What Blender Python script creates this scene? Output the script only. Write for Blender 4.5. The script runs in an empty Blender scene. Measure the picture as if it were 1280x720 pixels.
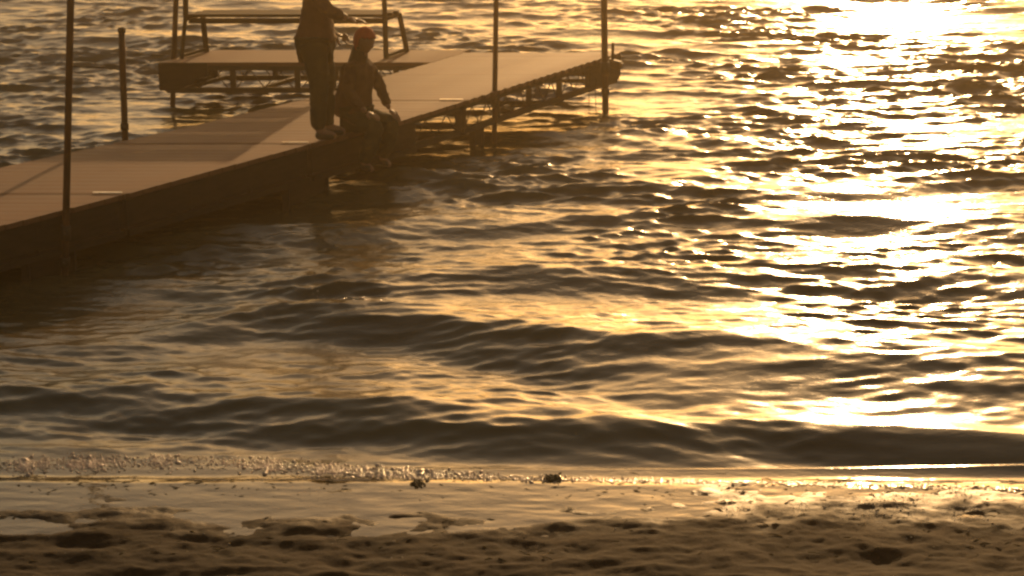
import bpy, bmesh, math, random
import numpy as np
from mathutils import Vector, Matrix, noise as mnoise

random.seed(7)
rng = np.random.RandomState(11)
S = bpy.context.scene
COL = S.collection

# ------------------------------------------------------------------ camera
F_PX = 2400.0                    # focal length in pixels of a 1280 wide frame
CAM_H = 3.55                     # the photographer stands on the bank above the beach
PITCH = math.radians(16.4)
cam_d = bpy.data.cameras.new("camera")
cam_d.sensor_width = 36.0
cam_d.lens = F_PX * 36.0 / 1280.0
cam_d.clip_start = 0.1
cam_d.clip_end = 5000
cam = bpy.data.objects.new("camera", cam_d)
COL.objects.link(cam)
cam.location = (0, 0, CAM_H)
cam.rotation_euler = (math.pi / 2 - PITCH, 0, 0)
S.camera = cam

# ------------------------------------------------------------------ light
SUN_AZ = math.radians(11.3)      # to the right of the view direction (+y)
SUN_EL = math.radians(13.5)
w = bpy.data.worlds.new("World")
S.world = w
w.use_nodes = True
nt = w.node_tree
bg = nt.nodes["Background"]
sky = nt.nodes.new("ShaderNodeTexSky")
sky.sky_type = 'NISHITA'
sky.sun_disc = False
sky.sun_elevation = SUN_EL
sky.sun_rotation = SUN_AZ
sky.altitude = 200
sky.air_density = 1.6
sky.dust_density = 2.2
sky.ozone_density = 1.0
tint = nt.nodes.new("ShaderNodeMix")
tint.data_type = 'RGBA'
tint.blend_type = 'MULTIPLY'
tint.inputs[0].default_value = 1.0
tint.inputs[7].default_value = (1.0, 0.782, 0.585, 1)     # warm white balance of the evening picture
nt.links.new(sky.outputs[0], tint.inputs[6])
nt.links.new(tint.outputs[2], bg.inputs[0])
bg.inputs[1].default_value = 0.15

sd = bpy.data.lights.new("sun", 'SUN')
sd.energy = 4.8
sd.angle = math.radians(0.5)
sd.color = (1.0, 0.60, 0.26)
sun = bpy.data.objects.new("sun", sd)
COL.objects.link(sun)
to_sun = Vector((math.sin(SUN_AZ) * math.cos(SUN_EL), math.cos(SUN_AZ) * math.cos(SUN_EL), math.sin(SUN_EL)))
sun.rotation_euler = to_sun.to_track_quat('Z', 'Y').to_euler()
sun.location = (8, 40, 12)

S.view_settings.view_transform = 'Standard'
S.view_settings.look = 'None'
S.view_settings.gamma = 1.0
S.view_settings.exposure = 0.18
S.cycles.use_denoising = True
S.cycles.filter_width = 2.5
S.cycles.max_bounces = 6
S.cycles.volume_bounces = 0
S.cycles.sample_clamp_indirect = 6.0

# ------------------------------------------------------------------ helpers
def ray(px, py):
    x = (px - 640) / F_PX
    y = -(py - 360) / F_PX
    c, s = math.cos(PITCH), math.sin(PITCH)
    return Vector((x, c + y * s, -s + y * c))

def at(px, py, z=0.0):
    """where the line of sight through a photograph pixel meets the level z"""
    d = ray(px, py)
    t = (z - CAM_H) / d.z
    return Vector((d.x * t, d.y * t, z))

def at_y(px, py, Y):
    d = ray(px, py)
    t = Y / d.y
    return Vector((d.x * t, Y, CAM_H + d.z * t))

def tag(o, label=None, cat=None, group=None, kind=None):
    if label: o['label'] = label
    if cat: o['category'] = cat
    if group: o['group'] = group
    if kind: o['kind'] = kind
    return o

def empty(name, loc, rz=0.0):
    o = bpy.data.objects.new(name, None)
    o.empty_display_size = 0.2
    o.location = loc
    o.rotation_euler = (0, 0, rz)
    COL.objects.link(o)
    return o

def link(name, me, mat=None, parent=None, smooth=False):
    if mat is not None and not me.materials:
        me.materials.append(mat)
    if smooth:
        for p in me.polygons: p.use_smooth = True
    o = bpy.data.objects.new(name, me)
    COL.objects.link(o)
    if parent is not None:
        o.parent = parent
        # children are built in world space
        o.matrix_parent_inverse = parent_matrix(parent).inverted()
    return o

def parent_matrix(p):
    m = Matrix.Translation(p.location) @ p.rotation_euler.to_matrix().to_4x4()
    if p.parent is not None:
        m = parent_matrix(p.parent) @ p.matrix_parent_inverse @ m
    return m

def from_bm(name, bm, mat, parent=None, smooth=False):
    bmesh.ops.recalc_face_normals(bm, faces=bm.faces)
    me = bpy.data.meshes.new(name)
    bm.to_mesh(me); bm.free()
    return link(name, me, mat, parent, smooth)

def bm_box(bm, c, size, rot=None):
    r = bmesh.ops.create_cube(bm, size=1.0)
    m = Matrix.Translation(c) @ (rot.to_4x4() if rot is not None else Matrix.Identity(4)) @ Matrix.Diagonal((*size, 1))
    bmesh.ops.transform(bm, matrix=m, verts=r['verts'])
    return r['verts']

def bm_beam(bm, a, b, wd, ht, up=Vector((0, 0, 1))):
    a, b = Vector(a), Vector(b)
    d = (b - a); L = d.length; d.normalize()
    s = d.cross(up)
    if s.length < 1e-4: s = d.cross(Vector((1, 0, 0)))
    s.normalize()
    u = s.cross(d)
    rot = Matrix((s, d, u)).transposed()
    return bm_box(bm, (a + b) / 2, (wd, L, ht), rot)

def bm_tube(bm, pts, r, seg=12, caps=True):
    """round tube through points; r is a number or one per point"""
    pts = [Vector(p) for p in pts]
    rs = r if isinstance(r, (list, tuple)) else [r] * len(pts)
    rings = []
    for i, p in enumerate(pts):
        d = (pts[min(i + 1, len(pts) - 1)] - pts[max(i - 1, 0)]).normalized()
        ref = Vector((0, 1, 0)) if abs(d.y) < 0.9 else Vector((1, 0, 0))
        s = d.cross(ref).normalized(); u = s.cross(d)
        rings.append([bm.verts.new(p + (s * math.cos(k * math.tau / seg) + u * math.sin(k * math.tau / seg)) * rs[i]) for k in range(seg)])
    for i in range(len(rings) - 1):
        for k in range(seg):
            f = bm.faces.new((rings[i][k], rings[i][(k + 1) % seg], rings[i + 1][(k + 1) % seg], rings[i + 1][k]))
            f.smooth = True
    if caps:
        bm.faces.new(rings[0][::-1]); bm.faces.new(rings[-1])

def bevel(bm, w_, seg=1):
    bmesh.ops.bevel(bm, geom=list(bm.edges), offset=w_, segments=seg, affect='EDGES', clamp_overlap=True)

# ------------------------------------------------------------------ materials
def new_mat(name):
    m = bpy.data.materials.new(name)
    m.use_nodes = True
    n = m.node_tree
    return m, n, n.nodes["Principled BSDF"]

def noise_node(n, scale, detail=4, rough=0.55, vec=None, dist=0.0):
    t = n.nodes.new("ShaderNodeTexNoise")
    t.inputs['Scale'].default_value = scale
    t.inputs['Detail'].default_value = detail
    t.inputs['Roughness'].default_value = rough
    t.inputs['Distortion'].default_value = dist
    if vec is not None: n.links.new(vec, t.inputs['Vector'])
    return t

def ramp(n, fac, stops):
    r = n.nodes.new("ShaderNodeValToRGB")
    e = r.color_ramp.elements
    while len(e) < len(stops): e.new(0.5)
    for k, (p, c) in enumerate(stops):
        e[k].position = p
        e[k].color = (*c, 1) if len(c) == 3 else c
    n.links.new(fac, r.inputs[0])
    return r

def mapped(n, scale=(1, 1, 1), coord='Object'):
    tc = n.nodes.new("ShaderNodeTexCoord")
    mp = n.nodes.new("ShaderNodeMapping")
    mp.inputs['Scale'].default_value = scale
    n.links.new(tc.outputs[coord], mp.inputs[0])
    return mp.outputs[0]

def mat_simple(name, ca, cb, rough=0.6, scale=8, stretch=(1, 1, 1), bump=0.2, bdist=0.004, metal=0.0, rough2=None, spec=0.12):
    m, n, b = new_mat(name)
    b.inputs['Specular IOR Level'].default_value = spec
    v = mapped(n, stretch)
    t = noise_node(n, scale, 6, 0.6, v)
    r = ramp(n, t.outputs[0], [(0.3, ca), (0.7, cb)])
    n.links.new(r.outputs[0], b.inputs['Base Color'])
    b.inputs['Metallic'].default_value = metal
    if rough2 is None:
        b.inputs['Roughness'].default_value = rough
    else:
        t2 = noise_node(n, scale * 0.5, 3, 0.5, v)
        mr = n.nodes.new("ShaderNodeMapRange")
        mr.inputs[1].default_value = 0.35; mr.inputs[2].default_value = 0.65
        mr.inputs[3].default_value = rough; mr.inputs[4].default_value = rough2
        n.links.new(t2.outputs[0], mr.inputs[0])
        n.links.new(mr.outputs[0], b.inputs['Roughness'])
    if bump:
        t3 = noise_node(n, scale * 4, 5, 0.6, v)
        bp = n.nodes.new("ShaderNodeBump")
        bp.inputs['Strength'].default_value = bump
        bp.inputs['Distance'].default_value = bdist
        n.links.new(t3.outputs[0], bp.inputs['Height'])
        n.links.new(bp.outputs[0], b.inputs['Normal'])
    return m

M = {}
M['plank'] = mat_simple('weathered_plank', (0.085, 0.040, 0.021), (0.130, 0.062, 0.033), rough=0.55, rough2=0.8,
                        scale=4, stretch=(0.6, 2.5, 3), bump=0.4, bdist=0.002)
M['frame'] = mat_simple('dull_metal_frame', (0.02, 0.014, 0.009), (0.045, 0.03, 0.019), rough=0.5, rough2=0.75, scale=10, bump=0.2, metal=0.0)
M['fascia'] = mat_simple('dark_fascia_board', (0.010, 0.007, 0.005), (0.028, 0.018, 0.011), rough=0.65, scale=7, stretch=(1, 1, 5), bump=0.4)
M['pole'] = mat_simple('rusty_pole', (0.012, 0.008, 0.006), (0.10, 0.042, 0.018), rough=0.5, rough2=0.8, scale=9, stretch=(1, 1, .4), bump=0.3)
M['strip'] = mat_simple('pale_worn_metal', (0.5, 0.45, 0.38), (0.7, 0.62, 0.52), rough=0.25, rough2=0.45, scale=20, bump=0.15, metal=0.8, spec=.5)
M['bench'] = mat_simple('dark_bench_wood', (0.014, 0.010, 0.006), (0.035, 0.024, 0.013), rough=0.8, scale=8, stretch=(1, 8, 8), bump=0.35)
M['skin'] = mat_simple('skin', (0.13, 0.065, 0.038), (0.17, 0.085, 0.05), rough=0.5, scale=12, bump=0.1, bdist=0.001)
M['shirt'] = mat_simple('dark_red_brown_shirt', (0.04, 0.018, 0.011), (0.07, 0.03, 0.018), rough=0.9, scale=14, bump=0.5, bdist=0.008)
M['trousers'] = mat_simple('dark_olive_cloth', (0.016, 0.015, 0.008), (0.032, 0.028, 0.014), rough=0.9, scale=12, bump=0.5, bdist=0.008)
M['hoodie'] = mat_simple('brown_sweater', (0.045, 0.022, 0.012), (0.075, 0.036, 0.02), rough=0.95, scale=14, bump=0.6, bdist=0.01)
M['hair_dark'] = mat_simple('dark_hair', (0.02, 0.012, 0.008), (0.05, 0.03, 0.018), rough=0.5, scale=30, stretch=(1, 1, .2), bump=0.7)
M['cap'] = mat_simple('red_knit', (0.17, 0.026, 0.015), (0.26, 0.04, 0.022), rough=0.85, scale=30, stretch=(1, 1, .3), bump=0.6)
M['shoe'] = mat_simple('dark_shoe', (0.02, 0.016, 0.012), (0.04, 0.03, 0.02), rough=0.6, scale=12, bump=0.2)
M['weed'] = mat_simple('wet_weed', (0.018, 0.014, 0.006), (0.05, 0.035, 0.015), rough=0.8, scale=25, bump=0.5)
M['pebble'] = mat_simple('wet_pebble', (0.10, 0.08, 0.06), (0.35, 0.30, 0.24), rough=0.12, scale=10, bump=0.1, spec=.5)

def make_water_mat():
    m, n, b = new_mat('lake_water')
    v = mapped(n, (1, 1, 1))
    t = noise_node(n, 0.7, 3, 0.5, v)
    r = ramp(n, t.outputs[0], [(0.3, (0.042, 0.029, 0.012)), (0.7, (0.070, 0.048, 0.020))])
    n.links.new(r.outputs[0], b.inputs['Base Color'])
    b.inputs['IOR'].default_value = 1.333
    b.inputs['Roughness'].default_value = 0.19
    v2 = mapped(n, (0.75, 1.6, 1))
    t1 = noise_node(n, 7.0, 3, 0.6, v2, 0.4)
    t2 = noise_node(n, 26.0, 3, 0.55, v2, 0.3)
    b1 = n.nodes.new("ShaderNodeBump"); b1.inputs['Strength'].default_value = 0.8; b1.inputs['Distance'].default_value = 0.010
    b2 = n.nodes.new("ShaderNodeBump"); b2.inputs['Strength'].default_value = 0.7; b2.inputs['Distance'].default_value = 0.0022
    n.links.new(t1.outputs[0], b1.inputs['Height'])
    n.links.new(t2.outputs[0], b2.inputs['Height'])
    n.links.new(b1.outputs[0], b2.inputs['Normal'])
    # the thin film on the sand lies calmer than the open water
    g = n.nodes.new("ShaderNodeNewGeometry")
    sx = n.nodes.new("ShaderNodeSeparateXYZ"); n.links.new(g.outputs['Position'], sx.inputs[0])
    mr = n.nodes.new("ShaderNodeMapRange")
    mr.inputs[1].default_value = 8.7; mr.inputs[2].default_value = 12.5
    mr.inputs[3].default_value = 0.25; mr.inputs[4].default_value = 0.9
    n.links.new(sx.outputs[1], mr.inputs[0])
    n.links.new(mr.outputs[0], b1.inputs['Strength']); n.links.new(mr.outputs[0], b2.inputs['Strength'])
    n.links.new(b2.outputs[0], b.inputs['Normal'])
    # unresolved ripples roughen the open water, the film is mirror smooth
    m2 = n.nodes.new("ShaderNodeMapRange")
    m2.inputs[1].default_value = 8.70; m2.inputs[2].default_value = 9.10
    m2.inputs[3].default_value = 0.05; m2.inputs[4].default_value = 0.19
    n.links.new(sx.outputs[1], m2.inputs[0]); n.links.new(m2.outputs[0], b.inputs['Roughness'])
    return m
M['water'] = make_water_mat()

def make_sand_mat():
    m, n, b = new_mat('damp_sand')
    v = mapped(n, (1, 1, 1))
    t = noise_node(n, 3.0, 6, 0.65, v)
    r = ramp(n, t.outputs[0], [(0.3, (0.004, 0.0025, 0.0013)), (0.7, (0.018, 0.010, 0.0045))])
    tg = noise_node(n, 260.0, 2, 0.6, v)
    r2 = ramp(n, tg.outputs[0], [(0.35, (0.6, 0.6, 0.6)), (0.7, (1.35, 1.3, 1.2))])
    mx = n.nodes.new("ShaderNodeMix"); mx.data_type = 'RGBA'; mx.blend_type = 'MULTIPLY'; mx.inputs[0].default_value = 1
    n.links.new(r.outputs[0], mx.inputs[6]); n.links.new(r2.outputs[0], mx.inputs[7])
    n.links.new(mx.outputs[2], b.inputs['Base Color'])
    b.inputs['Specular IOR Level'].default_value = 0.10
    # wetter towards the water
    g = n.nodes.new("ShaderNodeNewGeometry")
    sx = n.nodes.new("ShaderNodeSeparateXYZ"); n.links.new(g.outputs['Position'], sx.inputs[0])
    tw = noise_node(n, 5.0, 4, 0.6, v)
    ad = n.nodes.new("ShaderNodeMath"); ad.operation = 'ADD'
    n.links.new(sx.outputs[1], ad.inputs[0]); n.links.new(tw.outputs[0], ad.inputs[1])
    mr = n.nodes.new("ShaderNodeMapRange")
    mr.inputs[1].default_value = 8.5; mr.inputs[2].default_value = 9.05
    mr.inputs[3].default_value = 0.9; mr.inputs[4].default_value = 0.28
    n.links.new(ad.outputs[0], mr.inputs[0]); n.links.new(mr.outputs[0], b.inputs['Roughness'])
    tb = noise_node(n, 45.0, 6, 0.7, v)
    bp = n.nodes.new("ShaderNodeBump"); bp.inputs['Strength'].default_value = 0.6; bp.inputs['Distance'].default_value = 0.008
    n.links.new(tb.outputs[0], bp.inputs['Height'])
    n.links.new(bp.outputs[0], b.inputs['Normal'])
    return m
M['sand'] = make_sand_mat()

def make_foam_mat():
    m, n, b = new_mat('foam_bubbles')
    b.inputs['Base Color'].default_value = (0.20, 0.11, 0.05, 1)
    b.inputs['Subsurface Weight'].default_value = 0.0
    b.inputs['Transmission Weight'].default_value = 0.0
    b.inputs['Roughness'].default_value = 0.14
    b.inputs['IOR'].default_value = 1.9
    return m
M['foam'] = make_foam_mat()

# ------------------------------------------------------------------ smooth value noise for fields
class VNoise:
    def __init__(self, seed, n=256):
        self.t = np.random.RandomState(seed).rand(n, n) * 2 - 1; self.n = n
    def __call__(self, x, y):
        x0 = np.floor(x).astype(int); y0 = np.floor(y).astype(int)
        fx = x - x0; fy = y - y0
        fx = fx * fx * (3 - 2 * fx); fy = fy * fy * (3 - 2 * fy)
        n = self.n; t = self.t
        a = t[x0 % n, y0 % n]; b = t[(x0 + 1) % n, y0 % n]
        c = t[x0 % n, (y0 + 1) % n]; d = t[(x0 + 1) % n, (y0 + 1) % n]
        return (a * (1 - fx) + b * fx) * (1 - fy) + (c * (1 - fx) + d * fx) * fy
VN = [VNoise(s) for s in (3, 5, 8, 13, 21, 34)]

def smooth(a, b, x):
    t = np.clip((x - a) / (b - a), 0, 1)
    return t * t * (3 - 2 * t)

def axis(lo, hi, step, far_lo, far_hi, g=1.25):
    a = list(np.arange(lo, hi + 1e-6, step))
    s = step; v = a[0]; pre = []
    while v > far_lo:
        s *= g; v = max(v - s, far_lo); pre.append(v)
    s = step; v = a[-1]; post = []
    while v < far_hi:
        s *= g; v = min(v + s, far_hi); post.append(v)
    return np.array(pre[::-1] + a + post)

def grid_mesh(name, X, Y, Z):
    nx, ny = X.shape
    me = bpy.data.meshes.new(name)
    nv = nx * ny
    co = np.stack([X.ravel(), Y.ravel(), Z.ravel()], 1).astype(np.float32)
    i = np.arange(nx - 1)[:, None] * ny + np.arange(ny - 1)[None, :]
    q = np.stack([i, i + ny, i + ny + 1, i + 1], -1).reshape(-1, 4)
    nf = len(q)
    me.vertices.add(nv); me.vertices.foreach_set("co", co.ravel())
    me.loops.add(nf * 4); me.loops.foreach_set("vertex_index", q.ravel().astype(np.int32))
    me.polygons.add(nf)
    me.polygons.foreach_set("loop_start", (np.arange(nf) * 4).astype(np.int32))
    me.polygons.foreach_set("loop_total", np.full(nf, 4, np.int32))
    me.polygons.foreach_set("use_smooth", np.ones(nf, bool))
    me.update(calc_edges=True)
    return me

# ------------------------------------------------------------------ sand
def sand_z(x, y):
    z = np.where(y < 8.45, (8.45 - y) * 0.065, (8.45 - y) * 0.05)
    z = z + np.where(y < 6.5, (6.5 - y) * 0.10, 0)
    z = np.minimum(z, 1.75)
    deep = np.where(y > 8.75, -(y - 8.75) * 0.09, 0)
    z = np.maximum(z + deep, -1.4)
    near = smooth(9.0, 8.2, y)
    lump = 0.018 * VN[0](x * 2.3 + 7, y * 3.7) + 0.012 * VN[1](x * 5.1, y * 8.5 + 3) + 0.006 * VN[2](x * 13, y * 17)
    lump += 0.003 * VN[3](x * 31, y * 43) + 0.002 * VN[4](x * 57, y * 61)
    shore = 0.026 * smooth(-.1, 1.2, x) * smooth(8.77, 8.69, y) + 0.015 * smooth(.5, -1.5, x) * VN[1](x * 4.3, y * 16 + 6) + 0.012 * VN[4](x * 3.1, y * 9) + 0.006 * VN[5](x * 9 + 2, y * 22) + 0.004 * VN[3](x * 22, y * 30)
    return z + lump * near * 0.6 + shore * smooth(8.9, 8.6, y) * 0.8 + 0.002

xs = axis(-2.9, 2.9, 0.013, -600, 600, 1.22)
ys = axis(7.2, 8.95, 0.013, -60, 600, 1.22)
X, Y = np.meshgrid(xs, ys, indexing='ij')
Z = sand_z(X, Y)
# trodden hollows
prs = np.random.RandomState(4)
for k in range(90):
    px_, py_ = prs.uniform(-3, 3), prs.uniform(7.0, 8.28)
    an = prs.uniform(-0.9, 0.9); L = prs.uniform(.10, .18); W = prs.uniform(.05, .09)
    sel = (abs(X - px_) < .4) & (abs(Y - py_) < .4)
    u = (X[sel] - px_) * math.cos(an) + (Y[sel] - py_) * math.sin(an)
    v = -(X[sel] - px_) * math.sin(an) + (Y[sel] - py_) * math.cos(an)
    d = (u / L) ** 2 + (v / W) ** 2
    Z[sel] += prs.uniform(.003, .009) * (-np.exp(-d) + 0.45 * np.exp(-((np.sqrt(d) - 1.5) ** 2) * 4))
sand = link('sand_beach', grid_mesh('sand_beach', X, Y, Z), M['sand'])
tag(sand, 'dark damp sand of the beach with trodden hollows', None, None, 'structure')

# ------------------------------------------------------------------ water
comps = []
for k in range(130):
    lam = 0.09 * (1.6 / 0.09) ** (rng.rand() ** 1.3)
    th = rng.normal(0, 0.34)                      # 0 = travelling straight in to the beach
    kx, ky = math.sin(th), -math.cos(th)
    comps.append((lam, kx, ky, rng.rand() * math.tau))
norm = math.sqrt(2.0 / len(comps))

def curve_y(x, pts):
    p = np.array(pts)
    return np.interp(x, p[:, 0], p[:, 1])

def crest_pts(px):
    out = []
    for (a, b, z) in px:
        q = at(a, b, z); out.append((q.x, q.y))
    s0 = (out[1][1] - out[0][1]) / (out[1][0] - out[0][0]); s1 = (out[-1][1] - out[-2][1]) / (out[-1][0] - out[-2][0])
    out = [(out[0][0] - 6, out[0][1] - 6 * s0 * .4)] + out + [(out[-1][0] + 6, out[-1][1] + 6 * s1 * .4)]
    return out

SW = [  # crest line, height, front width, back width, left fade x
    (crest_pts([(0, 476, .10), (180, 480, .11), (330, 490, .11), (640, 512, .10), (900, 524, .085), (1280, 545, .07)]), 1.0, .26, .55, (-2.6, -1.1, .55)),
    (crest_pts([(130, 412, .06), (330, 380, .08), (500, 386, .09), (640, 404, .09), (900, 425, .09), (1280, 452, .09)]), .10, .25, .60, (-2.4, -1.0, .25)),
    (crest_pts([(100, 356, .04), (420, 346, .05), (620, 336, .06), (1000, 338, .06), (1280, 352, .06)]), .062, .26, .6, (-2.0, .2, .45)),
    (crest_pts([(200, 300, .04), (540, 272, .05), (860, 262, .05), (1280, 282, .05)]), .055, .28, .6, (-2.0, 0, .6)),
    (crest_pts([(200, 232, .04), (600, 224, .04), (1000, 230, .04), (1280, 215, .04)]), .045, .3, .6, (-2.0, 0, .6)),
]

def water_fields(X, Y):
    Z = np.zeros_like(X); DX = np.zeros_like(X); DY = np.zeros_like(X)
    # calmer close to shore, fading out where the mesh gets coarse
    amp = 0.43 + 0.57 * smooth(9.4, 15.0, Y)
    amp = amp * smooth(8.75, 9.5, Y) * (1 - .25 * smooth(-.2, 1.0, X) * smooth(10.6, 10.1, Y))
    R = np.sqrt(X ** 2 + Y ** 2)
    coarse = 1 - smooth(30, 42, R)
    grp = 0.75 + 0.5 * VN[1](X * .35 + 9, Y * .5)
    grp2 = 0.7 + 0.6 * VN[2](X * .8 + 1, Y * 1.1 + 4)
    wx = X + .12 * VN[3](X * .9, Y * .9); wy = Y + .15 * VN[4](X * .7 + 3, Y * 1.1)
    for lam, kx, ky, ph in comps:
        k = math.tau / lam
        a = 0.027 * lam ** 0.72 * norm * 1.45
        if lam < .5: g = grp2
        else: g = grp
        A = a * g * (np.interp(Y, [9, 10.5, 16], [1.7, 1.3, 1.35]) if lam < .45 else .8 if lam > .9 else 1)
        arg = k * (kx * wx + ky * wy) + ph
        s, c = np.sin(arg), np.cos(arg)
        Z += A * s
        q = 0.9 * A
        DX += q * kx * c; DY += q * ky * c
    Z *= amp * coarse; DX *= amp * coarse; DY *= amp * coarse
    for n_, (pts, A, wf, wb, (f0, f1, fmin)) in enumerate(SW):
        c = curve_y(X, pts) + .045 * VN[n_](X * 1.3 + n_ * 5, X * 0 + n_) + .015 * VN[n_](X * 4.1, X * 0 + n_ + .5)
        u = Y - c
        if n_ == 0: wb = np.interp(X, [-1, 0, 1.5], [.55, .48, .17])
        if n_ == 1: wf = np.interp(X, [-1, 0, 1.5], [.25, .34, .88]); A = np.interp(X, [-1, 0, 1.2], [.10, .105, .135])
        if n_ == 0: A = np.interp(X, [-2, 0, 1.2, 2.6], [.110, .092, .070, .058])
        a = A * (fmin + (1 - fmin) * smooth(f0, f1, X)) * (1 + .22 * VN[(n_ + 2) % 6](X * .9 + n_, X * 0 + 3.3 + n_))
        front = np.exp(-(np.abs(u) / wf) ** 1.7)
        back = np.exp(-(np.abs(u) / wb) ** 1.3)
        h = np.where(u < 0, front, back)
        Z += a * h - .018 * np.exp(-((u + wf * 1.9) / .25) ** 2) * (Y > 8.9)
        # stretched creases on the front face
        Z += a * .06 * VN[5](X * 3 + n_, u * 9) * np.exp(-((u + .1) / .3) ** 2)
    # swash: lip and thin film running up the sand
    lip = 8.78 + .035 * VN[0](X * 1.1, X * 0 + .4) + .012 * VN[1](X * 6, X * 0 + 1.4) - .018 * X * (X > 0)
    fade = smooth(lip - .02, lip + .22, Y)
    Z = Z * fade
    film = .020 * (1 - smooth(lip - .15, lip + .03, Y)) + np.clip(lip - .15 - Y, 0, 3) * .012
    film = film + .0012 * VN[2](X * 9, Y * 26) * (Y < lip)
    return DX, DY, Z + film - .0015

xs = axis(-5.9, 5.9, 0.021, -600, 600, 1.16)
ya = [8.0]
while ya[-1] < 27.5: ya.append(ya[-1] + 0.016 * (ya[-1] / 8.0) ** 0.95)
s = .06
while ya[-1] < 640: s *= 1.15; ya.append(ya[-1] + s)
ys = np.array(ya)
X, Y = np.meshgrid(xs, ys, indexing='ij')
DX, DY, Z = water_fields(X, Y)
print('water verts', X.size)
water = link('lake_water', grid_mesh('lake_water', X + DX, Y + DY, Z), M['water'])
tag(water, 'choppy golden lake water rolling in small waves towards the beach', None, None, 'structure')

# ------------------------------------------------------------------ dock
DZ = 0.45
near_px = [(-150, 320), (0, 282), (150, 244), (390, 179), (500, 151), (619, 114), (757, 71)]
far_px = [(-150, 245), (0, 210), (240, 158), (390, 122), (545, 77), (588, 64)]
near_w = [at(a, b, DZ) for a, b in near_px]
far_w = [at(a, b, DZ) for a, b in far_px]
def xi(y, pts):
    ysx = [p.y for p in pts]; xsx = [p.x for p in pts]
    if y < ysx[0]:
        s_ = (xsx[1] - xsx[0]) / (ysx[1] - ysx[0]); return xsx[0] + (y - ysx[0]) * s_
    if y > ysx[-1]:
        s_ = (xsx[-1] - xsx[-2]) / (ysx[-1] - ysx[-2]); return xsx[-1] + (y - ysx[-1]) * s_
    return float(np.interp(y, ysx, xsx))
nx_at = lambda y: xi(y, near_w)
fx_at = lambda y: xi(y, far_w)
Y_END = at(640, 65, DZ).y
joints = [at(0, 330, DZ).y, at(0, 243, DZ).y, at(0, 180, DZ).y, at(0, 126, DZ).y, Y_END]

PL_W = 0.112
def plank(x0, x1, yc, parent, wd=PL_W - .004, th=.034, z=DZ, sl=0.0, sr=0.0):
    """one deck board; sl and sr slant its two ends along the edge of the deck"""
    h = wd / 2
    c = Vector(((x0 + x1) / 2, yc, z - th / 2 + random.uniform(-.0004, .0004)))
    hx = (x1 - x0) / 2
    V = []
    for zz in (-th / 2, th / 2):
        V += [(-hx - sl * h, -h, zz), (hx - sr * h, -h, zz), (hx + sr * h, h, zz), (-hx + sl * h, h, zz)]
    me = bpy.data.meshes.new('plank')
    me.from_pydata(V, [], [(3, 2, 1, 0), (4, 5, 6, 7), (0, 1, 5, 4), (1, 2, 6, 5), (2, 3, 7, 6), (3, 0, 4, 7)])
    o = link('plank', me, M['plank'], parent)
    o.location = c
    o.rotation_euler = (random.uniform(-.0015, .0015), 0, random.uniform(-.001, .001))
    return o

def truss(a, b, parent, depth=.235, ztop=DZ - .036, posts=3, rod=.0055, up_panel=()):
    a = Vector((a[0], a[1], 0)); b = Vector((b[0], b[1], 0))
    L = (b - a).length; d = (b - a).normalized()
    zt, zb = ztop - .022, ztop - depth
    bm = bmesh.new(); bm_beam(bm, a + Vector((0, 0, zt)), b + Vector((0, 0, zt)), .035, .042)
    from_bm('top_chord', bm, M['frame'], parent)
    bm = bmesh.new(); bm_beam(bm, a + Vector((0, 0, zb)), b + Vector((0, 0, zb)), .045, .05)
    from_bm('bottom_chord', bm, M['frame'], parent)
    n = max(1, int(round(L / .62)))
    for k in range(n + 1):
        p = a + d * (L * k / n * .985 + .02)
        bm = bmesh.new(); bm_beam(bm, p + Vector((0, 0, zb + .018)), p + Vector((0, 0, zt - .021)), .03, .055)
        from_bm('truss_post', bm, M['frame'], parent)
    for k in range(n):
        p0 = a + d * (L * k / n + .04); p1 = a + d * (L * (k + 1) / n - .04)
        bm = bmesh.new()
        m_ = 4
        for j in range(m_):
            q0 = p0.lerp(p1, j / m_); q1 = p0.lerp(p1, (j + 1) / m_)
            za, zc = (zb + .018, zt - .02) if j % 2 == 0 else (zt - .02, zb + .018)
            bm_tube(bm, [q0 + Vector((0, 0, za)), q1 + Vector((0, 0, zc))], rod, 6)
        from_bm('web_rod', bm, M['frame'], parent, True)

def cross_bar(a, b, z, parent, name='cross_beam', mat='frame', wd=.04, ht=.035):
    bm = bmesh.new(); bm_beam(bm, Vector((a[0], a[1], z)), Vector((b[0], b[1], z)), wd, ht)
    return from_bm(name, bm, M[mat], parent)

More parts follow.
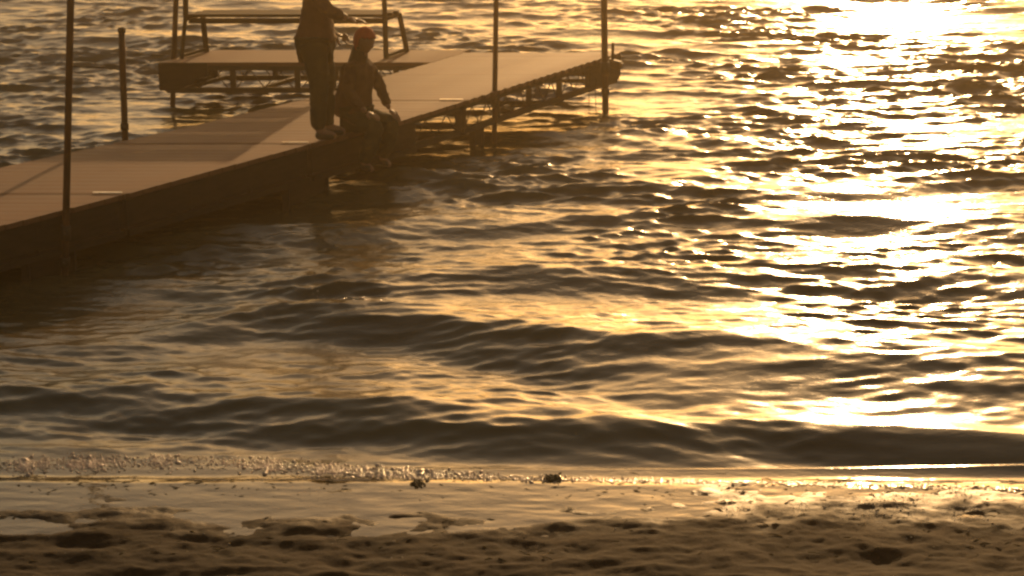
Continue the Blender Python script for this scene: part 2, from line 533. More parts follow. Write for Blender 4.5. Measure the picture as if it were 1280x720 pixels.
sec_labels = [
    'brown planked dock section running out of the left edge of the picture',
    'brown planked dock section with the tall thin pole standing at its near side',
    'brown planked dock section where the two people stand and sit',
    'wide brown planked dock section at the far end beside the bench platform']
for i in range(4):
    y0, y1 = joints[i] + (.002 if i else 0), joints[i + 1] - .002
    root = empty('dock_section', ((nx_at(y0) + fx_at(y0)) / 2, y0, DZ))
    tag(root, sec_labels[i], 'dock section', 'planked sections of the dock')
    yy = y0 + .03
    n = int((y1 - y0 - .06) / PL_W); pw = (y1 - y0 - .06) / n
    for k in range(n):
        yc = yy + (k + .5) * pw
        slope = (nx_at(yc + .05) - nx_at(yc - .05)) / .1
        plank(fx_at(yc) - .01, nx_at(yc) + .012 + random.uniform(-.004, .006), yc, root, pw - .002,
              sl=.9 * (fx_at(yc + .05) - fx_at(yc - .05)) / .1, sr=slope * (.9 if i < 3 else .55))
    # worn metal edging where two sections meet
    for ye, sgn in ((y0, 1), (y1, -1)):
        if i == 0 and sgn == 1: continue
        yc = ye + sgn * .014
        xa, xb = fx_at(yc), nx_at(yc)
        bm = bmesh.new()
        bm_box(bm, ((xa + xb) / 2, yc, DZ - .0195), (xb - xa, .022, .036 if i < 3 or sgn == 1 else .03))
        e = from_bm('edge_strip', bm, M['plank'], root)
        if sgn == 1:
            bm = bmesh.new()
            bm_box(bm, (xb - .12, yc + .001, DZ + .009), (.20, .020, .006))
            from_bm('bright_strip', bm, M['strip'], root)
    inset = .035
    truss((nx_at(y0 + .02) - inset, y0 + .02), (nx_at(y1 - .02) - inset, y1 - .02), root)
    truss((fx_at(y0 + .02) + inset, y0 + .02), (min(fx_at(y1 - .02), 10) + inset, y1 - .02), root)
    for q in (.06, .5, .94):
        yc = y0 + (y1 - y0) * q
        cross_bar((fx_at(yc) + .06, yc), (nx_at(yc) - .06, yc), DZ - .26, root)
    # solid side board of the nearer sections
    if i < 3:
        ya_, yb_ = y0 + .02, (y1 - .02 if i < 2 else y0 + (y1 - y0) * .62)
        bm = bmesh.new()
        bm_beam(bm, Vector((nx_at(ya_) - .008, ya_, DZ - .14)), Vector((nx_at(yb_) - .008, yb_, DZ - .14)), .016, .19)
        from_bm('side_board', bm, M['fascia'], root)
        bm = bmesh.new()  # hidden far board, added to block bright sky reflections under the dock
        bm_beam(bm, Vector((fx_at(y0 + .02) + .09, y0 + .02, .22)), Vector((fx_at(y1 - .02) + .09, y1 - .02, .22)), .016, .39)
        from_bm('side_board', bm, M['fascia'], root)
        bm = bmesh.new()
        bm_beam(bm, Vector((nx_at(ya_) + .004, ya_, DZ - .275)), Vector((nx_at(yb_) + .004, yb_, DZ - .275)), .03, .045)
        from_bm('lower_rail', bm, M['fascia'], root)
    else:
        ya_, yb_ = y1 - .55, y1 - .02
        bm = bmesh.new()
        bm_beam(bm, Vector((nx_at(ya_) - .006, ya_, DZ - .15)), Vector((nx_at(yb_) - .006, yb_, DZ - .15)), .016, .22)
        from_bm('side_board', bm, M['fascia'], root)
        bm = bmesh.new()
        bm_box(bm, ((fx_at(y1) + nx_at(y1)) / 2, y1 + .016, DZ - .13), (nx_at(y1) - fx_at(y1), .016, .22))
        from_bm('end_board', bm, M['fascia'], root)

# bench platform: reaches left from the far end
PF0 = at(200, 78, DZ); PF1 = at(545, 78, DZ)
PB0 = at(262, 62.5, DZ)
yp0, yp1 = PF0.y, at(640, 62.5, DZ).y
root = empty('bench_platform', ((PF0.x + PF1.x) / 2, (yp0 + yp1) / 2, DZ))
tag(root, 'planked platform on an open truss frame carrying the bench', 'platform')
lx = lambda y: PF0.x + (y - yp0) * (PB0.x - PF0.x) / (PB0.y - PF0.y)
n = int((yp1 - yp0) / PL_W); pw = (yp1 - yp0) / n
for k in range(n):
    yc = yp0 + (k + .5) * pw
    plank(lx(yc), min(fx_at(yc), fx_at(Y_END)) - .02, yc, root, pw - .002, sl=.6, sr=.6)
truss((lx(yp0) + .05, yp0 + .025), (fx_at(yp0) - .05, yp0 + .025), root)
truss((lx(yp1) + .03, yp1 - .025), (fx_at(Y_END) - .1, yp1 - .025), root)
truss((lx(yp0) + .04, yp0 + .07), (lx(yp1) + .02, yp1 - .06), root)
bm = bmesh.new(); bm_beam(bm, Vector((lx(yp0) - .012, yp0, DZ - .135)), Vector((lx(yp1) - .012, yp1, DZ - .135)), .02, .265)
from_bm('end_board', bm, M['fascia'], root)
bm = bmesh.new()
prof = [(0, -.002), (0, -.268), (.17, -.268), (.46, -.115), (.46, -.002)]
fr_ = [bm.verts.new((lx(yp0) - .01 + a, yp0 - .016, DZ + b)) for a, b in prof]
bk_ = [bm.verts.new((lx(yp0) - .01 + a, yp0 - .001, DZ + b)) for a, b in prof]
bm.faces.new(fr_); bm.faces.new(bk_[::-1])
for k in range(5): bm.faces.new((fr_[k], bk_[k], bk_[(k + 1) % 5], fr_[(k + 1) % 5]))
from_bm('corner_board', bm, M['fascia'], root)
for q in (.08, .36, .64, .92):
    xa = lx(yp0) + q * (fx_at(yp0) - lx(yp0))
    cross_bar((xa, yp0 + .04), (xa + .3, yp1 - .04), DZ - .265, root)

# ---------------- poles
def pole(px_top, py_top, px_bot, py_bot, r, label, cap=False, brackets=(), ext=0.0, name='dock_pole', base_r=None):
    foot = at(px_bot, py_bot, 0.0)
    top = at_y(px_top, py_top, foot.y)
    d = (top - foot).normalized()
    topx = top + d * ext
    root_ = empty(name, foot)
    tag(root_, label, 'pole', 'poles holding the dock')
    bm = bmesh.new()
    pts = [foot - d * .9, foot.lerp(topx, .25), foot.lerp(topx, .5), foot.lerp(topx, .75), topx]
    for k in (1, 2, 3): pts[k] = pts[k] + Vector((random.uniform(-.002, .002), random.uniform(-.002, .002), 0))
    bm_tube(bm, pts, r, 14)
    from_bm('pipe', bm, M['pole'], root_)
    for (zz, ht, rr) in brackets:
        c = foot + d * (zz / d.z)
        bm = bmesh.new(); bm_tube(bm, [c - d * ht / 2, c + d * ht / 2], rr, 12)
        from_bm('collar', bm, M['frame'], root_)
        bm = bmesh.new(); bm_tube(bm, [c + Vector((0, -rr * .8, 0)), c + Vector((0, -rr - .03, 0))], .008, 8)
        from_bm('bolt', bm, M['frame'], root_)
    if cap:
        bm = bmesh.new(); bm_tube(bm, [topx - d * .03, topx + d * .004, topx + d * .012], [r * 1.18, r * 1.18, r * .8], 14)
        from_bm('cap', bm, M['frame'], root_)
    return root_

pa = pole(88, 0, 81, 345, .024, 'tall thin dark pole at the near side of the dock, leftmost in the picture', brackets=((.30, .10, .036), (.1, .06, .034)), ext=.55)
pb = pole(152, 36, 158, 232, .0265, 'short thick post with its top in view standing behind the dock', cap=True, brackets=((.48, .05, .034),))
pole(220, 0, 216, 131, .026, 'tall post through the left end of the bench platform', ext=.6, brackets=((.40, .06, .036),), base_r=.04)
pole(620, 0, 618, 176, .0225, 'tall thin pole at the middle of the dock near edge, right of the people', ext=.6, brackets=((.36, .10, .034),))
pole(755, 0, 757, 140, .031, 'thick pole at the far right corner of the dock', ext=.6, brackets=((.42, .12, .043), (.2, .05, .04)))

for pr_, px0, px1, py_ in ((pa, 85, 131, 83), (pb, 156, 213, 123)):
    yq = pr_.location.y
    bm = bmesh.new(); bm_tube(bm, [at_y(px0, py_, yq), at_y((px0 + px1) / 2, py_ + .8, yq), at_y(px1, py_ + 1, yq)], .0055, 8)
    from_bm('side_rod', bm, M['frame'], pr_, True)

# support frames under the near edge
def support(px, py_deck, wd, label):
    p = at(px, py_deck, DZ)
    dirn = Vector((.53, .85, 0)).normalized()
    c = Vector((p.x - .07, p.y, 0))
    root_ = empty('dock_support', c)
    tag(root_, label, 'dock support', 'supports under the near edge of the dock')
    for s_ in (-1, 1):
        bm = bmesh.new(); q = c + dirn * (wd / 2 * s_)
        bm_beam(bm, q + Vector((0, 0, -.9)), q + Vector((0, 0, DZ - .30)), .05, .05, Vector((0, 1, 0)))
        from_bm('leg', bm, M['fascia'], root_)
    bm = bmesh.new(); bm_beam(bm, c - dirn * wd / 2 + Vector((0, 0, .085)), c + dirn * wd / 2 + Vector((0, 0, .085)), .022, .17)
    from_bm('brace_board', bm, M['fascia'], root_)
support(70, 264, .42, 'dark board support under the dock beside the leftmost tall pole')
support(392, 179, .50, 'dark board support under the dock below the standing person')
support(606, 118, .14, 'small dark support under the dock next to the middle pole')

# corner fender and stub at the far right corner
fc = at(766, 76, DZ - .03)
root = empty('corner_bumper', fc)
tag(root, 'small dark bumper block on the far right corner of the dock', 'bumper')
bm = bmesh.new(); bm_beam(bm, fc + Vector((-.05, .03, -.015)), fc + Vector((.09, -.02, -.045)), .09, .075); bevel(bm, .014, 2)
from_bm('block', bm, M['fascia'], root)
bm = bmesh.new(); bm_tube(bm, [fc + Vector((.0, .03, .0)), fc + Vector((.0, .03, .17))], .015, 10)
from_bm('pin', bm, M['pole'], root)
# two thin ropes hanging below the corner
for k, px in enumerate((737, 745)):
    p = at(px, 100, .26)
    bm = bmesh.new()
    pts = [Vector((p.x + .003 * math.sin(j * 1.3 + k), p.y + .03, .27 - j * .05)) for j in range(8)]
    bm_tube(bm, pts, .004, 6)
    o = from_bm('mooring_line', bm, M['fascia'], None, True)
    tag(o, ('left' if k == 0 else 'right') + ' one of two thin lines hanging into the water beside the corner pole', 'line', 'thin lines at the dock corner')

# ---------------- bench
BY = at(483, 72, DZ).y                  # back legs of the bench, nearest the camera
sx0 = at(231, 69, DZ).x; sx1 = at(483, 72, DZ).x
dep = Vector((.19, .38, 0))             # towards the front edge of the seat
root = empty('bench', ((sx0 + sx1) / 2, BY + .2, DZ))
tag(root, 'long dark bench with slanted legs standing on the dock platform', 'bench')
SH = .405
def bx(a, b, wd, ht, name, mat='bench', bev=.004):
    bm = bmesh.new(); bm_beam(bm, a, b, wd, ht); 
    if bev: bevel(bm, bev)
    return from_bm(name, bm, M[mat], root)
for k in range(3):                      # seat slats
    o = Vector((sx0 + .05, BY, DZ + SH)) + dep * ((k + .35) / 3.6)
    bx(o, o + Vector((sx1 - sx0 - .06, 0, 0)), .095, .03, 'seat_slat')
bx(Vector((sx0 + .08, BY - .0, DZ + SH - .05)), Vector((sx1 + .02, BY - .0, DZ + SH - .05)), .03, .05, 'seat_rail')
for x in (sx0, sx1):
    lean = .10 if x == sx0 else -.01
    a = Vector((x, BY - .05, DZ)); b = Vector((x + lean * .55, BY - .035, DZ + SH)); c = Vector((x + lean * 1.1, BY - .13, DZ + 1.1))
    bx(a, b, .045, .035, 'back_leg', 'bench'); bx(b, c, .045, .035, 'back_post', 'bench')
    f0 = Vector((x + .01, BY, DZ)) + dep * .9; f1 = Vector((x + .0 - (-.01 if x == sx0 else .04), BY, DZ + SH - .02)) + dep * .8
    bx(f0, f1, .045, .04, 'front_leg')
    bx(a + Vector((.01, .02, .025)), f0 + Vector((-.01, -.02, .025)), .03, .03, 'foot_rail')
    bx(b + Vector((0, .01, -.03)), f1 + Vector((0, 0, -.01)), .035, .035, 'side_rail')
for k in range(4):                      # backrest boards above the frame
    zz = DZ + .655 + k * .125
    yo = BY - .05 - .085 * (zz - DZ - SH) / .57
    bx(Vector((sx0 + .03, yo, zz)), Vector((sx1 + .03, yo, zz)), .022, .118, 'back_slat')

# ------------------------------------------------------------------ people
def skin_part(chains, subdiv=2):
    """chains: list of dict(pts={name:(pos,(rx,ry))}, edges=[(a,b)], root=name) -> one bmesh, surfaces grown along the bones"""
    out = bmesh.new()
    for ch in chains:
        names = list(ch['pts'])
        me = bpy.data.meshes.new('tmp')
        me.from_pydata([ch['pts'][n_][0] for n_ in names], [(names.index(a), names.index(b)) for a, b in ch['edges']], [])
        o = bpy.data.objects.new('tmp', me); COL.objects.link(o)
        md = o.modifiers.new('s', 'SKIN'); md.use_smooth_shade = True
        md.branch_smoothing = .6
        if not me.skin_vertices: me.skin_vertices.new()
        for k, n_ in enumerate(names):
            r = ch['pts'][n_][1]
            me.skin_vertices[0].data[k].radius = r if isinstance(r, (tuple, list)) else (r, r)
            me.skin_vertices[0].data[k].use_root = (n_ == ch.get('root', names[0]))
        sm = o.modifiers.new('d', 'SUBSURF'); sm.levels = subdiv; sm.render_levels = subdiv
        dg = bpy.context.evaluated_depsgraph_get()
        ev = o.evaluated_get(dg)
        m2 = bpy.data.meshes.new_from_object(ev, depsgraph=dg)
        out.from_mesh(m2)
        bpy.data.objects.remove(o); bpy.data.meshes.remove(me); bpy.data.meshes.remove(m2)
    for f in out.faces: f.smooth = True
    return out

def wrinkle(bm, amp=.009, seed=0.0):
    """cloth folds: soft ridges running across the limb plus slack"""
    bm.normal_update()
    for v in bm.verts:
        p = v.co
        f = mnoise.noise(Vector((p.x * 9, p.y * 9, p.z * 26 + seed))) * .7 + mnoise.noise(Vector((p.x * 20 + seed, p.y * 20, p.z * 14))) * .5
        f = 1 - 2 * abs(f)
        v.co = p + v.normal * (f - .5) * amp

def add_head(bm, c, r, fwd, up=Vector((0, 0, 1))):
    """head with brow, eye hollows, nose, mouth, chin and ears; c is the centre of the skull"""
    fwd = fwd.normalized(); left = up.cross(fwd).normalized(); up2 = fwd.cross(left)
    rr = bmesh.ops.create_uvsphere(bm, u_segments=40, v_segments=28, radius=1)
    for v in rr['verts']:
        p = v.co.copy()            # x fwd, y left, z up
        q = Vector((p.x * .98, p.y * .78, p.z * 1.12))
        if p.z < 0: q.y *= 1 + p.z * .28; q.x *= 1 + p.z * .10
        if p.x > 0:
            ny, nz = q.y, q.z
            q.x += .24 * math.exp(-(ny / .10) ** 2 - ((nz + .16) / .17) ** 2)      # nose
            q.x -= .10 * (math.exp(-((ny - .30) / .13) ** 2 - ((nz - .06) / .10) ** 2) + math.exp(-((ny + .30) / .13) ** 2 - ((nz - .06) / .10) ** 2))
            q.x += .05 * math.exp(-((nz - .22) / .09) ** 2)                         # brow
            q.x += .06 * math.exp(-(ny / .2) ** 2 - ((nz + .46) / .06) ** 2)        # lips
            q.x -= .05 * math.exp(-(ny / .22) ** 2 - ((nz + .53) / .03) ** 2)
            q.x += .10 * math.exp(-(ny / .2) ** 2 - ((nz + .85) / .16) ** 2)        # chin
        v.co = Vector(c) + (fwd * q.x + left * q.y + up2 * q.z) * r
    for s_ in (-1, 1):
        e = bmesh.ops.create_uvsphere(bm, u_segments=12, v_segments=8, radius=1)
        for v in e['verts']:
            p = v.co
            v.co = Vector(c) + (fwd * (p.x * .14 - .06) + left * (s_ * .78 + p.y * .07) + up2 * (p.z * .24 - .05)) * r
    for f in bm.faces: f.smooth = True

def hand_chains(wrist, d, palm_n, size=.17, curl=.5, side=1):
    """palm and five separate bent fingers; d = direction of the hand, palm_n = where the palm faces"""
    d = d.normalized(); palm_n = (palm_n - d * palm_n.dot(d)).normalized(); s_ = d.cross(palm_n) * side
    L = size
    chs = [dict(pts={'w': (wrist, (.022, .018)), 'm': (wrist + d * L * .25, (.034, .014)), 'k': (wrist + d * L * .47, (.036, .012))},
                edges=[('w', 'm'), ('m', 'k')], root='w')]
    for k, (off, ln) in enumerate(((-.6, .42), (-.2, .48), (.2, .45), (.6, .36))):
        b0 = wrist + d * L * .40 + s_ * off * .045
        d1 = (d + palm_n * curl * .5 + s_ * off * .15).normalized(); d2 = (d + palm_n * curl * 1.3).normalized(); d3 = (d + palm_n * curl * 2.4).normalized()
        p1 = b0 + d1 * L * ln * .5; p2 = p1 + d2 * L * ln * .35; p3 = p2 + d3 * L * ln * .28
        chs.append(dict(pts={'a': (b0, .0095), 'b': (p1, .009), 'c': (p2, .008), 'd': (p3, .007)}, edges=[('a', 'b'), ('b', 'c'), ('c', 'd')], root='a'))
    t0 = wrist + d * L * .16 - s_ * .026; t1 = t0 + (d * .6 - s_ * .8 + palm_n * .3) * L * .24; t2 = t1 + (d * .9 - s_ * .25 + palm_n * .4) * L * .2
    chs.append(dict(pts={'a': (t0, .013), 'b': (t1, .010), 'c': (t2, .008)}, edges=[('a', 'b'), ('b', 'c')], root='a'))
    return chs

# --- standing person, seen from the side, facing right towards the seated one
foot_w = at(406, 173, DZ)
PX = Matrix.Translation(foot_w) @ Matrix.Rotation(math.radians(-6), 4, 'Z')
P = lambda x, y, z: PX @ Vector((x, y, z))
adult = empty('person', foot_w)
tag(adult, 'standing person in dark top and olive trousers holding a hand over the seated person', 'person')
bones = {
    'pelvis': (P(-.055, 0, .80), (.115, .135)), 'belly': (P(-.035, 0, .92), (.10, .125)), 'chest': (P(-.035, 0, 1.10), (.105, .145)),
    'neckb': (P(-.03, 0, 1.25), (.055, .06)), 'neck': (P(0, 0, 1.33), (.048, .05)), 'headb': (P(.015, 0, 1.38), (.05, .055)),
    'shR': (P(-.03, -.165, 1.22), .05), 'elR': (P(.075, -.20, 1.03), .038), 'wrR': (P(.225, -.10, .955), .026),
    'shL': (P(-.03, .165, 1.22), .05), 'elL': (P(-.06, .21, .98), .038), 'wrL': (P(.06, .17, .795), .026),
    'hipR': (P(-.05, -.085, .72), .095), 'knR': (P(-.01, -.08, .42), .058), 'anR': (P(-.03, -.08, .08), .038), 'toR': (P(.11, -.085, .03), .03),
    'hipL': (P(-.05, .085, .72), .095), 'knL': (P(.015, .08, .42), .058), 'anL': (P(.01, .08, .08), .038), 'toL': (P(.15, .085, .03), .03),
    'calfR': (P(-.03, -.08, .28), .05), 'calfL': (P(.0, .08, .28), .05)}
edges = [('pelvis', 'belly'), ('belly', 'chest'), ('chest', 'neckb'), ('neckb', 'neck'), ('neck', 'headb'),
         ('chest', 'shR'), ('shR', 'elR'), ('elR', 'wrR'), ('chest', 'shL'), ('shL', 'elL'), ('elL', 'wrL'),
         ('pelvis', 'hipR'), ('hipR', 'knR'), ('knR', 'calfR'), ('calfR', 'anR'), ('anR', 'toR'),
         ('pelvis', 'hipL'), ('hipL', 'knL'), ('knL', 'calfL'), ('calfL', 'anL'), ('anL', 'toL')]
R3 = PX.to_3x3()
hR = hand_chains(P(.225, -.10, .955), R3 @ Vector((.95, .22, -.18)), R3 @ Vector((.1, 0, -1)), .165, .22, 1)
hL = hand_chains(P(.06, .17, .795), R3 @ Vector((.93, -.15, -.30)), R3 @ Vector((0, -1, -.4)), .17, .40, -1)
bm = skin_part([dict(pts=bones, edges=edges, root='pelvis')] + hR + hL)
add_head(bm, P(.03, 0, 1.46), .098, R3 @ Vector((1, 0, -.35)), R3 @ Vector((.3, 0, 1)))
from_bm('body', bm, M['skin'], adult, True)
def grow(src, keep, add, extra=None, ed=None):
    pts = {}
    for k in keep:
        p, r = src[k]; r = r if isinstance(r, tuple) else (r, r)
        a = add if not isinstance(add, dict) else add.get(k, .012)
        pts[k] = (p, (r[0] + a, r[1] + a))
    if extra: pts.update(extra)
    e_ = [e for e in (ed or edges) if e[0] in pts and e[1] in pts]
    return dict(pts=pts, edges=e_, root=keep[0])
bm = skin_part([grow(bones, ['pelvis', 'hipR', 'knR', 'calfR', 'anR', 'hipL', 'knL', 'calfL', 'anL'],
                     {'pelvis': .016, 'hipR': .016, 'hipL': .016, 'knR': .018, 'knL': .018, 'calfR': .018, 'calfL': .018, 'anR': .024, 'anL': .024})], 3)
wrinkle(bm, .013, 13)
from_bm('trousers', bm, M['trousers'], adult, True)
bm = skin_part([grow(bones, ['belly', 'chest', 'neckb', 'shR', 'elR', 'shL', 'elL'], {'belly': .026, 'chest': .02, 'elR': .018, 'elL': .018, 'neckb': .006},
                     {'hem': (P(-.045, 0, .80), (.134, .150)), 'cuffR': (P(.20, -.117, .968), .036), 'cuffL': (P(.04, .177, .825), .036)},
                     edges + [('hem', 'belly'), ('elR', 'cuffR'), ('elL', 'cuffL')])], 3)
wrinkle(bm, .013, 8)
from_bm('top', bm, M['shirt'], adult, True)
bm = bmesh.new()
for sgn, nm in ((-1, 'R'), (1, 'L')):
    a = bones['an' + nm][0]; t = bones['to' + nm][0]
    b2 = skin_part([dict(pts={'h': (a + R3 @ Vector((-.03, 0, -.035)), (.04, .038)), 'm': (a.lerp(t, .5) + Vector((0, 0, -.018)), (.042, .034)), 't': (t + Vector((0, 0, .008)), (.042, .028))},
                         edges=[('h', 'm'), ('m', 't')], root='h')])
    from_bm('shoe', b2, M['shoe'], adult, True)
bm.free()
# hair: a cap of the skull with uneven edge, longer at the back
def hair_cap(c, r, fwd, mat, parent, name, low=-.2, grow_=1.10, back=-.9, seedk=0, nz=.02, up=Vector((0, 0, 1))):
    fwd = fwd.normalized(); left = up.cross(fwd).normalized(); up2 = fwd.cross(left)
    b = bmesh.new()
    rr = bmesh.ops.create_uvsphere(b, u_segments=48, v_segments=32, radius=1)
    kill = [v for v in rr['verts'] if (v.co.x > .15 and v.co.z < .42 - .25 * (1 - v.co.x) + .04 * math.sin(v.co.y * 20)) or v.co.z < (back if v.co.x < -.1 else low)]
    bmesh.ops.delete(b, geom=kill, context='VERTS')
    for v in b.verts:
        p = v.co.copy()
        g = grow_ + nz * mnoise.noise(Vector((p.x * 6, p.y * 6, p.z * 2 + seedk)))
        q = Vector((p.x * .98, p.y * .80, p.z * 1.12)) * g
        v.co = Vector(c) + (fwd * q.x + left * q.y + up2 * q.z) * r
    bmesh.ops.solidify(b, geom=list(b.faces), thickness=r * .08)
    return from_bm(name, b, mat, parent, True)
hair_cap(P(.03, 0, 1.46), .098, R3 @ Vector((1, 0, -.35)), M['hair_dark'], adult, 'hair', low=-.15, back=-.95, up=R3 @ Vector((.3, 0, 1)))

# --- seated person on the dock edge, legs hanging over the water
ed_dir = (near_w[4] - near_w[3]); ed_dir.z = 0; ed_dir.normalize()
out_dir = Vector((ed_dir.y, -ed_dir.x, 0))            # away from the deck: right and towards the beach
seat_w = at(458, 163, DZ)
sw = Vector((nx_at(seat_w.y), seat_w.y, DZ)) - out_dir * .09
CM = Matrix.Translation(sw) @ Matrix.Rotation(math.atan2(out_dir.y, out_dir.x), 4, 'Z')
sw_px = None
C = lambda x, y, z: CM @ Vector((x, y, z))
C3 = CM.to_3x3()
child = empty('person', sw)
tag(child, 'person in brown sweater and red knit cap sitting on the dock edge', 'person')
cb = {
    'pelvis': (C(0, 0, .12), (.10, .12)), 'belly': (C(.02, 0, .27), (.09, .11)), 'chest': (C(.055, 0, .45), (.08, .105)),
    'neckb': (C(.095, 0, .565), (.045, .05)), 'neck': (C(.115, 0, .60), (.038, .038)), 'headb': (C(.125, 0, .65), (.04, .045)),
    'shL': (C(.07, .105, .525), .038), 'elL': (C(.165, .15, .32), .029), 'wrL': (C(.275, .12, .17), .021),
    'shR': (C(.07, -.105, .525), .038), 'elR': (C(.10, -.16, .31), .029), 'wrR': (C(.22, -.10, .175), .021),
    'hipR': (C(.07, -.075, .085), .075), 'knR': (C(.31, -.09, .075), .050), 'anR': (C(.17, -.09, -.23), .032), 'toR': (C(.27, -.09, -.29), .024),
    'hipL': (C(.07, .075, .085), .075), 'knL': (C(.33, .09, .08), .050), 'anL': (C(.20, .09, -.22), .032), 'toL': (C(.30, .09, -.28), .024),
    'calfR': (C(.25, -.09, -.10), .044), 'calfL': (C(.27, .09, -.09), .044)}
hr = hand_chains(C(.22, -.10, .175), C3 @ Vector((1, .25, -.25)), Vector((0, 0, -1)), .14, .35, 1)
hl = hand_chains(C(.275, .12, .17), C3 @ Vector((.75, .1, -.6)), C3 @ Vector((-.5, 0, -.8)), .14, .35, -1)
bm = skin_part([dict(pts=cb, edges=edges, root='pelvis')] + hr + hl)
CHD = C(.135, 0, .715)
add_head(bm, CHD, .086, C3 @ Vector((1, -.1, -.25)), C3 @ Vector((.2, 0, 1)))
from_bm('body', bm, M['skin'], child, True)
bm = skin_part([grow(cb, ['pelvis', 'hipR', 'knR', 'calfR', 'anR', 'hipL', 'knL', 'calfL', 'anL'],
                     {'pelvis': .012, 'hipR': .016, 'hipL': .016, 'knR': .022, 'knL': .022, 'calfR': .024, 'calfL': .024, 'anR': .024, 'anL': .024})], 3)
wrinkle(bm, .013, 13)
from_bm('trousers', bm, M['trousers'], child, True)
bm = skin_part([grow(cb, ['belly', 'chest', 'neckb', 'shR', 'elR', 'shL', 'elL'], {'belly': .055, 'chest': .044, 'elR': .022, 'elL': .022, 'neckb': .026},
                     {'hem': (C(-.02, 0, .13), (.175, .20)), 'cuffR': (C(.20, -.11, .19), .032), 'cuffL': (C(.255, .126, .195), .034)},
                     edges + [('hem', 'belly'), ('elR', 'cuffR'), ('elL', 'cuffL')])], 3)
wrinkle(bm, .013, 12)
from_bm('sweater', bm, M['hoodie'], child, True)
for nm in 'RL':
    a = cb['an' + nm][0]; t = cb['to' + nm][0]
    b2 = skin_part([dict(pts={'h': (a + C3 @ Vector((-.02, 0, -.03)), (.034, .032)), 'm': (a.lerp(t, .5), (.034, .03)), 't': (t, (.034, .024))}, edges=[('h', 'm'), ('m', 't')], root='h')])
    from_bm('shoe', b2, M['shoe'], child, True)
hair_cap(CHD + Vector((0, 0, .004)), .086, C3 @ Vector((1, -.1, -.25)), M['cap'], child, 'cap', low=-.42, back=-.95, grow_=1.17, seedk=5, nz=.03, up=C3 @ Vector((.2, 0, 1)))
bm = skin_part([dict(pts={'a': (CHD + C3 @ Vector((-.045, 0, -.02)), (.07, .072)), 'b': (CHD + C3 @ Vector((-.055, 0, -.11)), (.055, .082)), 'c': (C(.045, 0, .50), (.055, .10)), 'd': (C(-.01, 0, .36), (.04, .09))},
                     edges=[('a', 'b'), ('b', 'c'), ('c', 'd')], root='a')])
from_bm('long_hair', bm, M['hair_dark'], child, True)
hair_cap(CHD, .086, C3 @ Vector((1, -.1, -.25)), M['hair_dark'], child, 'hair', low=-.7, back=-1.1, grow_=1.05, seedk=9, up=C3 @ Vector((.2, 0, 1)))

# ------------------------------------------------------------------ foam, weed, pebbles at the waterline
def foam(line=None, n=45000, name='shore_foam', label='glittering line of foam bubbles where the wave meets the sand'):
    pts, rad = [], []
    fr = np.random.RandomState(3)
    if line is None: line = [(-120, 583, 16), (0, 580, 16), (110, 576, 16), (250, 573, 15), (400, 583, 13), (640, 597, 9), (900, 603, 6), (1210, 612, 5), (1400, 622, 5)]
    P0 = np.array(line, float)
    u = fr.uniform(line[0][0], line[-1][0], n)
    yb = np.interp(u, P0[:, 0], P0[:, 1]); wd = np.interp(u, P0[:, 0], P0[:, 2])
    dens = .5 + .5 * VN[2](u * .03, u * 0 + 5)
    dens = np.clip(dens * 1.3 - .2, 0, 1) * (.35 + .65 * (VN[3](u * .11, u * 0 + 2) > -.25))
    keep = fr.rand(n) < (.10 + .90 * dens ** 1.3)
    u, yb, wd = u[keep], yb[keep], wd[keep]
    v = yb + fr.normal(0, 1, len(u)) * wd * .32
    bv = [(0, 0, 1)] + [(.6 * math.cos(k * math.tau / 6), .6 * math.sin(k * math.tau / 6), .8) for k in range(6)] + [(math.cos(k * math.tau / 6), math.sin(k * math.tau / 6), -.1) for k in range(6)]
    bf = [(0, 1 + k, 1 + (k + 1) % 6) for k in range(6)]
    for k in range(6):
        j = (k + 1) % 6; bf += [(1 + k, 7 + k, 7 + j), (1 + k, 7 + j, 1 + j)]
    bv = np.array(bv); bf = np.array(bf)
    W = np.array([at(a, b, .01)[:] for a, b in zip(u, v)])
    DX, DY, Z = water_fields(W[:, 0], W[:, 1])
    Z = np.maximum(Z, sand_z(W[:, 0], W[:, 1]))
    r = fr.gamma(2.0, .0012, len(u)) + .0012
    C_ = np.stack([W[:, 0], W[:, 1], Z + r * .2], 1)
    V = (bv[None] * r[:, None, None] * np.array([1.3, 1.3, 1.0]) * np.stack([np.ones(len(u)), np.ones(len(u)), np.where(W[:, 0] < .3, fr.uniform(.4, .95, len(u)), fr.uniform(.15, .6, len(u)))], 1)[:, None] + C_[:, None]).reshape(-1, 3)
    Fc = (bf[None] + (np.arange(len(u)) * len(bv))[:, None, None]).reshape(-1, 3)
    me = bpy.data.meshes.new(name); me.from_pydata(V.tolist(), [], Fc.tolist())
    o = link(name, me, M['foam'], None, True)
    tag(o, label, 'foam', None, 'stuff')
foam()
foam([(383, 374, 7), (400, 379, 6), (470, 383, 7), (545, 391, 6)], 420, 'crest_foam', 'few glinting bubbles along the crest of the second wave')

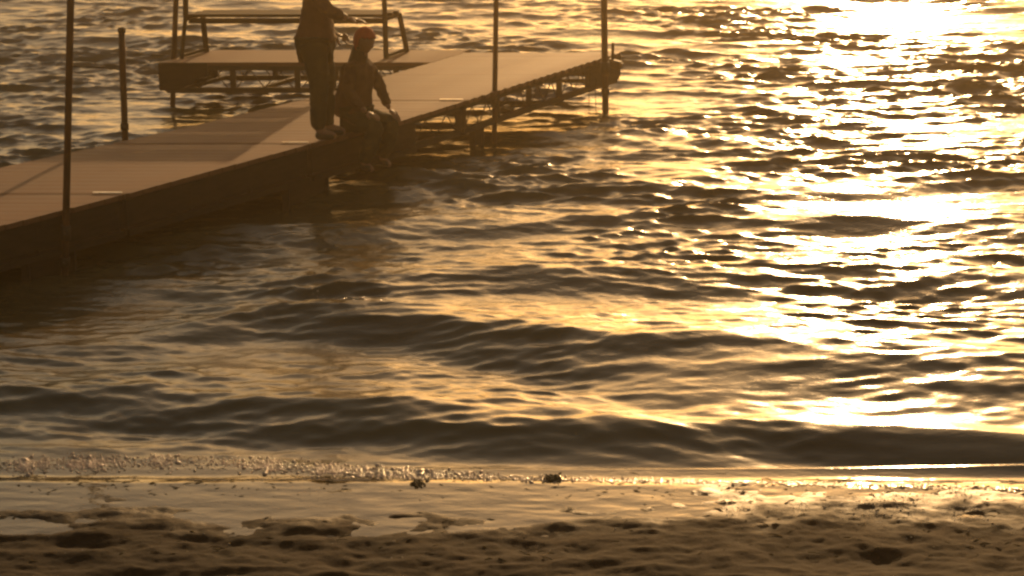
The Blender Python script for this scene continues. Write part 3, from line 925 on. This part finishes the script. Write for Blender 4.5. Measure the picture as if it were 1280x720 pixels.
def weed_clump(px, py, wpx, hpx, label, seed):
    p = at(px, py, .01)
    s_ = 250.0
    bm = bmesh.new(); rr = random.Random(seed)
    W_ = wpx / s_
    zz = float(sand_z(np.array([p.x]), np.array([p.y]))[0])
    base = max(zz, .015)
    for k in range(130):
        a = Vector((p.x + rr.gauss(0, W_ * .25), p.y + rr.gauss(0, W_ * .3), base + rr.uniform(0, hpx / s_ * .25)))
        pts = [a]; d = Vector((rr.uniform(-1, 1), rr.uniform(-.6, .6), rr.uniform(-.1, .5))).normalized()
        for j in range(4):
            d = (d + Vector((rr.uniform(-.5, .5), rr.uniform(-.5, .5), rr.uniform(-.6, .2)))).normalized()
            q = pts[-1] + d * W_ * rr.uniform(.06, .11); q.z = min(max(q.z, base), base + hpx / s_ * .6); pts.append(q)
        bm_tube(bm, pts, [.002, .0045, .005, .004, .001], 5)
    o = from_bm('weed_clump', bm, M['weed'], None, True)
    tag(o, label, 'water weed', 'dark weed clumps in the wet sand')
weed_clump(521, 607, 14, 5, 'dark weed clump in the shallow film left of the middle of the shore', 1)
weed_clump(691, 600, 16, 5, 'dark weed clump touching the foam line near the middle of the shore', 2)
#weed_clump(655, 616, 26, 7, 'flat dark weed strand just below the clump at the foam line', 3)
#weed_clump(120, 607, 60, 8, 'broad flat dark weed patch at the left of the shore', 4)
#weed_clump(35, 600, 50, 7, 'dark weed patch at the far left end of the waterline', 5)

def debris():
    bm = bmesh.new(); rr = random.Random(12)
    for k in range(420):
        px = rr.uniform(-40, 1320); t = rr.random()
        py = rr.gauss(622, 12) if t < .6 else rr.uniform(640, 716)
        if px < 420 and rr.random() < .5: py = rr.gauss(611, 8)
        p = at(px, py, .01)
        z = max(float(sand_z(np.array([p.x]), np.array([p.y]))[0]), .016 if py < 630 else -1)
        L = rr.uniform(.008, .035); a = rr.uniform(-.9, .9)
        d = Vector((math.cos(a), math.sin(a), 0))
        pts = [Vector((p.x, p.y, z)) - d * L, Vector((p.x, p.y, z + .004)) + Vector((rr.uniform(-.004, .004), rr.uniform(-.004, .004), 0)), Vector((p.x, p.y, z)) + d * L]
        bm_tube(bm, pts, [.001, rr.uniform(.001, .0035), .001], 5)
    o = from_bm('shore_debris', bm, M['weed'], None, True)
    tag(o, 'scattered bits of weed and twig on the wet sand', 'debris', None, 'stuff')
debris()
def pebbles():
    bm = bmesh.new(); rr = random.Random(31)
    for k in range(700):
        px = rr.uniform(-40, 1320); py = rr.uniform(612, 718)
        if k > 120: px = rr.gauss(1100, 95); py = rr.gauss(634, 15)
        p = at(px, py, .01)
        z = max(float(sand_z(np.array([p.x]), np.array([p.y]))[0]), .0)
        r = rr.uniform(.0015, .0045)
        e = bmesh.ops.create_icosphere(bm, subdivisions=1, radius=1)
        m = Matrix.Translation((p.x, p.y, z + r * .2)) @ Matrix.Rotation(rr.uniform(0, 3), 4, 'Z') @ Matrix.Diagonal((r * rr.uniform(1, 1.7), r, r * .6, 1))
        bmesh.ops.transform(bm, matrix=m, verts=e['verts'])
    o = from_bm('shore_pebbles', bm, M['pebble'], None, True)
    tag(o, 'tiny wet pebbles strewn over the damp sand', 'pebbles', None, 'stuff')
pebbles()

# ------------------------------------------------------------------ haze volume added for the warm veil of lens glare
HAZE = 0.0052
m, n, b = new_mat('glare_haze')
n.nodes.remove(b)
pv = n.nodes.new("ShaderNodeVolumePrincipled")
pv.inputs['Color'].default_value = (1.0, 0.80, 0.48, 1)
pv.inputs['Density'].default_value = HAZE
pv.inputs['Anisotropy'].default_value = 0.93
n.links.new(pv.outputs[0], n.nodes["Material Output"].inputs['Volume'])
bm = bmesh.new(); bm_box(bm, (0, 290, 1.0), (1240, 740, 7.4))
hz = from_bm('haze', bm, m)
tag(hz, 'thin golden haze volume added to stand in for warm lens glare', 'haze', None, 'stuff')
